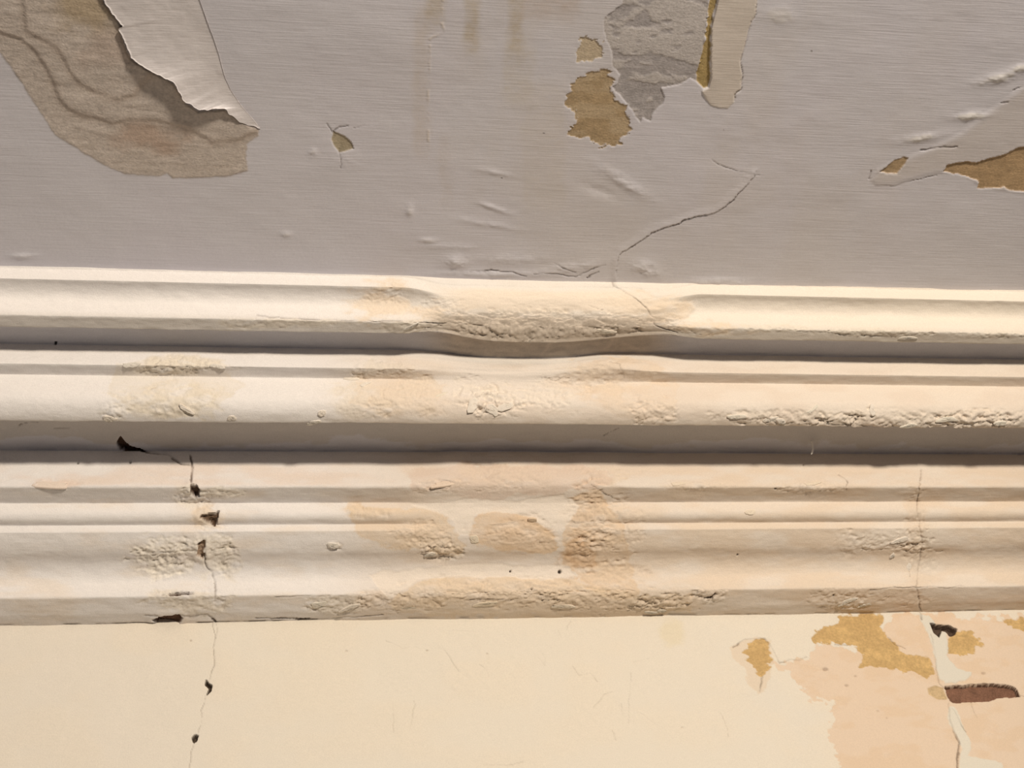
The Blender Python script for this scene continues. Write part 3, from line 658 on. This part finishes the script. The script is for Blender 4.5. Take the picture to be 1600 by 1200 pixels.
ckc([(1185, -40), (1181, 20), (1170, 45), (1163, 75), (1157, 95), (1160, 120), (1158, 140), (1149, 147), (1147, 158)], .9, 1.0, .6)
ckc([(1357, 280), (1360, 266)], 1.2, .8, .75); ckc([(1358, 280), (1375, 270)], .8, .6, .5); ckc([(1565, 160), (1576, 158)], 1.2, .6, .6); ckc([(1584, 139), (1602, 134)], 1.2, .6, .6); ckc([(1440, 234), (1470, 229), (1495, 228)], 1.4, .8, .45)
ckc([(1366, 291), (1395, 292), (1430, 281), (1464, 273)], .8, .5, .35)
for (cx, cy, r) in ((1314, 449.5, 2.2), (1548, 453.5, 2.2), (1131, 203, 1.2), (1268, 80, 1.6), (784, 278, 1.2), (850, 208, 1.6)):
    m = 1 - ss(r * .6, r * 1.3, np.hypot(px - cx, (py - cy) * 1.6)); col = lay(col, .85 * m, (0.06, 0.04, 0.03))
# G: tongue of paint that has come away, hanging clear on its ochre side
TONG = [(1128, -60), (1122, 0), (1111, 45), (1110, 90), (1111, 120), (1107, 137), (1096, 142), (1103, 155), (1111, 165), (1125, 168), (1137, 169), (1147, 160), (1149, 148), (1158, 140), (1160, 120), (1157, 95), (1163, 75), (1170, 45), (1182, 20), (1188, -60)]
sdG = sdf(TONG, px, py) + 0.8 * n_cr
mG = 1 - ss(-1.2, 0.8, sdG)
dl, _ = pline([(1122, -60), (1111, 45), (1110, 120), (1096, 142), (1125, 170)], px, py, 90)
h += mG * 0.001 * (0.3 + 1.3 * np.exp(-np.minimum(dl, 200) / 20.0) * (1 - 0.8 * ss(120, 165, py)))
col = lay(col, mG * 0.8, (0.77, 0.685, 0.60)); owner[sdG < 0] = len(PATCH); PATCH.append(('paint_tongue', 'loose tongue of pinkish paint curling off the ochre strip', M_CEIL))
col = lay(col, 0.35 * np.exp(-((sdG + 0.5) / 1.3) ** 2) * ss(136, 146, py), (0.82, 0.78, 0.74))

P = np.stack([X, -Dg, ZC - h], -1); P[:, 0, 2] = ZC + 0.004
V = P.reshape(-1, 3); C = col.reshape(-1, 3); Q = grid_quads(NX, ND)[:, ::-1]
fo = owner[:-1, :-1].ravel()
ceil = submesh('ceiling', V, Q, C, fo < 0, M_CEIL, None)
tag(ceil, 'greyish pink brush-painted plaster ceiling with peeling and water stains', 'ceiling', 'structure')
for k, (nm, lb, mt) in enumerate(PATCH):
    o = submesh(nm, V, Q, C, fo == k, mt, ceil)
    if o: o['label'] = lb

# the big hanging flap of paint: free edge (left) and hinge (right)
def resample(pts, n, jit=0.0, seed=0):
    p = np.array(pts, float); a = np.concatenate([[0], np.cumsum(np.hypot(*np.diff(p, axis=0).T))]); t = np.linspace(0, a[-1], n)
    q = np.stack([np.interp(t, a, p[:, 0]), np.interp(t, a, p[:, 1])], -1)
    if jit: q[:, 0] += jit * fbm(t / 9, t * 0 + seed, 3, seed); q[:, 1] += jit * fbm(t / 9, t * 0 + seed + 5, 3, seed + 7)
    return q
def flap(name, label, free, hinge, drop, nt=200, ns=40, parent=None, c=(0.80, 0.755, 0.765), pw=1.5, taper=30):
    a = resample(free, nt, 2.2, 3); b = resample(hinge, nt)
    P = np.zeros((nt, ns, 3)); CC = np.zeros((nt, ns, 3))
    ti = np.linspace(0, 1, nt)
    for i in range(nt):
        for j in range(ns):
            s = j / (ns - 1)                      # 0 free, 1 hinge
            q = a[i] * (1 - s) + b[i] * s
            dr = drop(ti[i]) * (1 - s) ** pw + 0.0003
            P[i, j] = at_z(q[0], q[1], ZC - dr)
    n = fbm(P[..., 0] * 60, P[..., 1] * 60, 4, 201)
    P[..., 2] += 0.0005 * n
    CC[:] = np.array(c); CC *= (1 + 0.04 * n)[..., None]
    top = P.copy(); top[..., 2] += 0.0009                # paper and paint thickness
    V = np.concatenate([P.reshape(-1, 3), top.reshape(-1, 3)]); N = nt * ns
    q = grid_quads(nt, ns); I = np.arange(N).reshape(nt, ns)
    rim = np.concatenate([I[:, 0], I[-1, 1:], I[-2::-1, -1], I[0, -2:0:-1]]); r2 = np.roll(rim, -1)
    Q = np.concatenate([q, q[:, ::-1] + N, np.stack([rim, r2, r2 + N, rim + N], -1)])
    CB = np.concatenate([CC.reshape(-1, 3), CC.reshape(-1, 3) * 0 + np.array([0.62, 0.53, 0.44])])
    o = mesh_from(name, V, Q, CB, M_CEIL, parent); o['label'] = label; return o
flap('paint_flap', 'large pale flap of paint hanging from the ceiling, casting a shadow', FREE, HINGE, lambda t: (0.0030 + 0.0045 * ss(0.3, 0.65, t)) * (1 - ss(0.72, 1.0, t)) + 0.0004, parent=ceil)

# ------------------------------------------------------------------ wall
zfine = at_y(800, 1235, 0.0)[2]
zs = np.concatenate([np.linspace(ZB + 0.02, zfine, 260), zfine - np.linspace(0, 1, 30)[1:] ** 1.4 * zfine])
X, Zg = np.meshgrid(xs, zs, indexing='ij'); NZ = len(zs)
px, py = project(np.stack([X, np.zeros_like(X), Zg], -1))
u = X * 1000; v = Zg * 1000; h = np.zeros_like(X)
n_big = fbm(u / 80, v / 60, 4, 301); n_mid = fbm(u / 20, v / 16, 4, 311); n_fine = fbm(u / 5, v / 4, 3, 321); n_cr = fbm(u / 8, v / 7, 4, 331)
h += 0.0012 * n_big + 0.0002 * n_mid
col = np.broadcast_to(np.array([0.80, 0.735, 0.63]), X.shape + (3,)).copy()
col = lay(col, 0.35 * (1 - ss(150, 500, px)), (0.78, 0.71, 0.63)); col = lay(col, 0.3 * ss(-.1, .4, n_big), (0.82, 0.72, 0.58))
col = lay(col, .35 * ss(-.1, .5, fbm(u / 60, v / 40, 4, 341)) * ss(1000, 1200, px), (0.76, 0.72, 0.65))
owner = np.full(X.shape, -1); PATCH = []
PINK = [(1205, 1035), (1240, 1036), (1262, 1030), (1275, 1008), (1300, 1010), (1345, 1020), (1380, 975), (1395, 962), (1450, 958), (1500, 962), (1560, 966), (1690, 960), (1690, 1290), (1312, 1290), (1308, 1200), (1300, 1165), (1299, 1145),
        (1303, 1130), (1302, 1098), (1278, 1095), (1262, 1088), (1252, 1072), (1238, 1062), (1222, 1050)]
patch('exposed_undercoat', 'pinkish older coat bared where cream paint has flaked', PINK, 0.6, (0.775, 0.625, 0.485), M_WALL, 9.0, 1.2, (0.76, 0.595, 0.44))
patch('exposed_undercoat', 'pink scar around the small ochre chip', [(1140, 1012), (1160, 1000), (1190, 995), (1202, 1004), (1206, 1022), (1205, 1050), (1195, 1080), (1184, 1084), (1168, 1068), (1160, 1040), (1146, 1028)], 0.5, (0.77, 0.66, 0.53), M_WALL, 4.0, 1.5)
PLO = (0.63, 0.43, 0.195); PLO2 = (0.57, 0.385, 0.175)
patch('exposed_plaster', 'large ochre plaster patch just below the cornice', [(1313, 961), (1345, 958), (1380, 961), (1384, 970), (1378, 977), (1386, 990), (1400, 1004), (1412, 1018), (1425, 1023), (1455, 1028), (1457, 1040), (1462, 1052), (1450, 1060),
      (1435, 1052), (1425, 1047), (1410, 1053), (1400, 1043), (1380, 1040), (1345, 1040), (1350, 1020), (1340, 1012), (1318, 1005), (1270, 1003), (1270, 992), (1285, 982), (1310, 972)], 0.7, PLO, M_PLAS, 4.5, 1.0, PLO2)
patch('exposed_plaster', 'small ochre chip beside a hairline crack', [(1168, 1005), (1190, 997), (1200, 1005), (1203, 1020), (1207, 1030), (1196, 1037), (1206, 1041), (1197, 1054), (1187, 1060), (1178, 1046), (1165, 1031), (1176, 1026), (1162, 1019), (1172, 1013)], 0.6, PLO, M_PLAS, 4.0, 1.0, PLO2)
patch('exposed_plaster', 'ochre patch beside the dark hole', [(1484, 990), (1500, 985), (1518, 987), (1531, 998), (1536, 1006), (1523, 1011), (1522, 1021), (1500, 1027), (1481, 1019), (1480, 1004)], 0.6, PLO, M_PLAS, 4.0, 1.0, PLO2)
patch('exposed_plaster', 'ochre patch below the cornice at the far end', [(1562, 969), (1600, 967), (1660, 970), (1660, 1000), (1600, 987), (1585, 980)], 0.6, PLO, M_PLAS, 4.0, 1.0, PLO2)
patch('exposed_plaster', 'tiny ochre chip touching the brick', [(1450, 1075), (1462, 1071), (1474, 1074), (1481, 1092), (1464, 1091), (1451, 1085)], 0.5, (0.62, 0.46, 0.27), M_PLAS, 1.5, 1.0)
sdM = patch('mortar_fill', 'pale mortar smeared over the settlement crack', [(1436, 958), (1450, 962), (1470, 985), (1480, 988), (1482, 1005), (1479, 1024), (1492, 1040), (1518, 1050), (1510, 1062), (1478, 1069), (1466, 1060), (1461, 1030), (1456, 1005), (1450, 990), (1440, 975)], -0.9, (0.74, 0.70, 0.61), M_WALL, 2.5, 1.2)
patch('mortar_fill', 'pale mortar strip below the brick', [(1483, 1100), (1492, 1104), (1504, 1130), (1512, 1150), (1519, 1168), (1512, 1180), (1540, 1186), (1565, 1192), (1575, 1230), (1495, 1240), (1500, 1190), (1503, 1170), (1490, 1140), (1482, 1120)], -0.6, (0.76, 0.71, 0.61), M_WALL, 2.0, 1.2)
patch('crumbled_hole', 'dark jagged hole under the cornice', [(1454, 974), (1468, 976), (1482, 977), (1496, 982), (1492, 990), (1484, 993), (1478, 986), (1471, 984), (1467, 996), (1460, 988)], 9, (0.105, 0.07, 0.05), M_HOLE, 1.0, 0.9)
BRK = [(1477, 1072), (1500, 1070), (1545, 1068), (1572, 1070), (1585, 1073), (1593, 1088), (1572, 1088), (1550, 1093), (1520, 1096), (1489, 1098), (1481, 1086)]
patch('brick_opening', 'ragged opening over a brown brick', BRK, 14, (0.20, 0.12, 0.08), M_HOLE, 1.6, 0.8)
for k, (poly, dep) in enumerate([([(322, 1062), (326, 1068), (331, 1071), (330, 1080), (323, 1086), (327, 1076), (321, 1070)], 6), ([(300, 1153), (305, 1148), (310, 1149), (307, 1158), (303, 1160)], 6)]):
    patch('crumbled_hole', 'small dark hole in the wall crack', poly, dep, (0.09, 0.065, 0.045), M_HOLE, .8, 0.8)
ck_old = None
def ckw(pts, wd=1.0, depth=1.0, dark=0.7, lift=0.0):
    global col
    col = crack(pts, wd, depth, dark, lift, px, py, h, col, n_cr, n_mid)
ckw([(334, 965), (332, 978), (336, 990), (334, 1010), (336, 1040), (326, 1062)], .8, .8, .45); ckw([(334, 965), (340, 985), (336, 1000)], .6, .6, .3)
ckw([(322, 1086), (316, 1110), (315, 1125), (309, 1148)], .7, .7, .35); ckw([(303, 1160), (299, 1180), (296, 1215)], .7, .7, .35)
ckw([(1146, 1010), (1165, 999), (1195, 997), (1204, 1010), (1210, 1024), (1218, 1036), (1230, 1032), (1248, 1031), (1260, 1026)], 1.0, 1, .6); ckw([(1191, 1056), (1190, 1070), (1187, 1082)], 1.3, 1.4, .8)
ckw([(1482, 1100), (1483, 1125), (1490, 1142), (1500, 1160), (1496, 1185), (1497, 1215)], 1.4, 1.6, .7); ckw([(1488, 1108), (1500, 1128), (1510, 1142)], .9, .9, .5); ckw([(1517, 1095), (1522, 1110), (1527, 1122)], 1.0, .9, .4)
ckw([(1455, 990), (1460, 1020), (1464, 1050), (1470, 1068), (1482, 1078)], .8, .8, .35); ckw([(1305, 1006), (1325, 1008)], 1.0, .8, .6); ckw([(1438, 958), (1440, 966)], 1.6, 1, .6)
ckw([(1588, 1085), (1605, 1089)], 1, 1, .6); ckw([(1390, 995), (1400, 1005), (1415, 1011)], .8, .8, .4)
for pts in ([(692, 1010), (700, 1025), (712, 1040), (715, 1050)], [(752, 1036), (758, 1050), (762, 1062)], [(600, 1000), (625, 1014), (650, 1012)], [(985, 1050), (982, 1090), (985, 1130)], [(990, 1034), (1015, 1028)],
            [(895, 1040), (905, 1055), (920, 1052), (935, 1065)], [(930, 1105), (945, 1085), (960, 1080)], [(955, 1140), (965, 1155)], [(645, 1095), (640, 1140)], [(617, 1110), (612, 1145)], [(1000, 1115), (1020, 1132)],
            [(891, 968), (888, 985)], [(875, 985), (879, 997)], [(708, 985), (730, 987)], [(970, 1100), (972, 1118)], [(1128, 1112), (1138, 1150)], [(752, 1195), (790, 1197), (815, 1190)], [(843, 1020), (855, 1035), (850, 1040), (842, 1030)]):
    ckw([(a + 3 * math.sin(b), b) for a, b in pts], .7, .6, .2)
for (cx, cy, r, a) in ((667, 1016, 2.2, .5), (761, 1021, 2.2, .35), (541, 1017, 2.5, .3), (298, 1001, 2.2, .5), (1290, 1045, 5, .5), (1323, 1070, 4, .45), (1337, 1055, 2.5, .4), (1372, 1110, 3, .3), (1386, 1121, 2, .4), (1065, 1137, 2, .3), (1537, 1051, 4, .4)):
    m = 1 - ss(.5, 1.2, np.hypot((px - cx) / r, (py - cy) / (r * .6)) + .3 * n_cr); h -= .0008 * m; col = lay(col, a * m, (0.25, 0.17, 0.12))
m = 1 - ss(.4, 1.1, ell(px, py, 1050, 990, 20, 22) + .5 * n_mid); col = lay(col, .45 * m, (0.76, 0.66, 0.45))
# plaster flaking scabs on the cream coat
m = (1 - ss(0.4, 1, ell(px, py, 740, 1040, 130, 60) + .4 * n_mid)); h += .0007 * m * np.maximum(n_cr, -.1)
m = (1 - ss(0.4, 1, ell(px, py, 960, 1110, 80, 50) + .4 * n_mid)); h += .0007 * m * np.maximum(n_cr, -.1)

P = np.stack([X, -h, Zg], -1); V = P.reshape(-1, 3); C = col.reshape(-1, 3); Q = grid_quads(NX, NZ)
fo = owner[:-1, :-1].ravel()
wall = submesh('wall_back', V, Q, C, fo < 0, M_WALL, None)
tag(wall, 'cream painted plaster wall, flaked and cracked, below the cornice', 'wall', 'structure')
for k, (nm, lb, mt) in enumerate(PATCH):
    o = submesh(nm, V, Q, C, fo == k, mt, wall)
    if o: o['label'] = lb

# a brick seen through its opening
def brick(name, label, x0, x1, y0, y1, depth, parent):
    a = at_y(x0, y0, 0); b = at_y(x1, y1, 0); nx, nz = 40, 14
    gx, gz = np.meshgrid(np.linspace(a[0], b[0], nx), np.linspace(b[2], a[2], nz), indexing='ij')
    e = np.minimum(np.minimum(gx - gx.min(), gx.max() - gx), np.minimum(gz - gz.min(), gz.max() - gz))
    n = fbm(gx * 150, gz * 150, 4, 401)
    fy = depth + 0.0015 * n + 0.003 * (1 - ss(0, 0.004, e))
    Fr = np.stack([gx, fy, gz], -1); Bk = Fr.copy(); Bk[..., 1] = depth + 0.06
    V = np.concatenate([Fr.reshape(-1, 3), Bk.reshape(-1, 3)]); N = nx * nz; q = grid_quads(nx, nz); I = np.arange(N).reshape(nx, nz)
    rim = np.concatenate([I[:, 0], I[-1, 1:], I[-2::-1, -1], I[0, -2:0:-1]]); r2 = np.roll(rim, -1)
    Q = np.concatenate([q, q[:, ::-1] + N, np.stack([r2, rim, rim + N, r2 + N], -1)])
    c = np.array([0.22, 0.115, 0.075]) * (1 + 0.35 * np.concatenate([n.ravel(), n.ravel()]))[:, None]
    o = mesh_from(name, V, Q, c, M_BRICK, parent); o['label'] = label; return o
brick('brick', 'reddish brown brick seen through the broken plaster', 1466, 1608, 1060, 1106, 0.0065, wall)

# ------------------------------------------------------------------ small loose things
def tube(name, pts, r, c, mat, parent=None, n=6):
    pts = np.array(pts); V = []; Q = []
    for i, p_ in enumerate(pts):
        t = pts[min(i + 1, len(pts) - 1)] - pts[max(i - 1, 0)]; t /= np.linalg.norm(t)
        a = np.cross(t, [0, 1, 0]); a /= np.linalg.norm(a); b = np.cross(t, a)
        rr = r * (0.55 if i in (0, len(pts) - 1) else 1)
        for k in range(n):
            an = 2 * math.pi * k / n; V.append(p_ + rr * (math.cos(an) * a + math.sin(an) * b))
    for i in range(len(pts) - 1):
        for k in range(n):
            Q.append((i * n + k, i * n + (k + 1) % n, (i + 1) * n + (k + 1) % n, (i + 1) * n + k))
    return mesh_from(name, np.array(V), np.array(Q), np.tile(np.array(c), (len(V), 1)), mat, parent)
zf = max(p_[1] for p_, b in zip(PR, BAND) if b == 'lower_soffit')
yb = at_z(1268, 689, zf)[1]
fib = tube('plaster_fibre', [at_y(1267.5, 688.5, yb), at_y(1268, 692, yb), at_y(1270, 697, yb - 0.001), at_y(1270.5, 702, yb - 0.002), at_y(1269, 707, yb - 0.003), at_y(1267.5, 710, yb - 0.003)], 0.0009, (0.92, 0.90, 0.86), M_PLAS)
tag(fib, 'short white fibre dangling below the shaded soffit of the cornice', 'fibre')
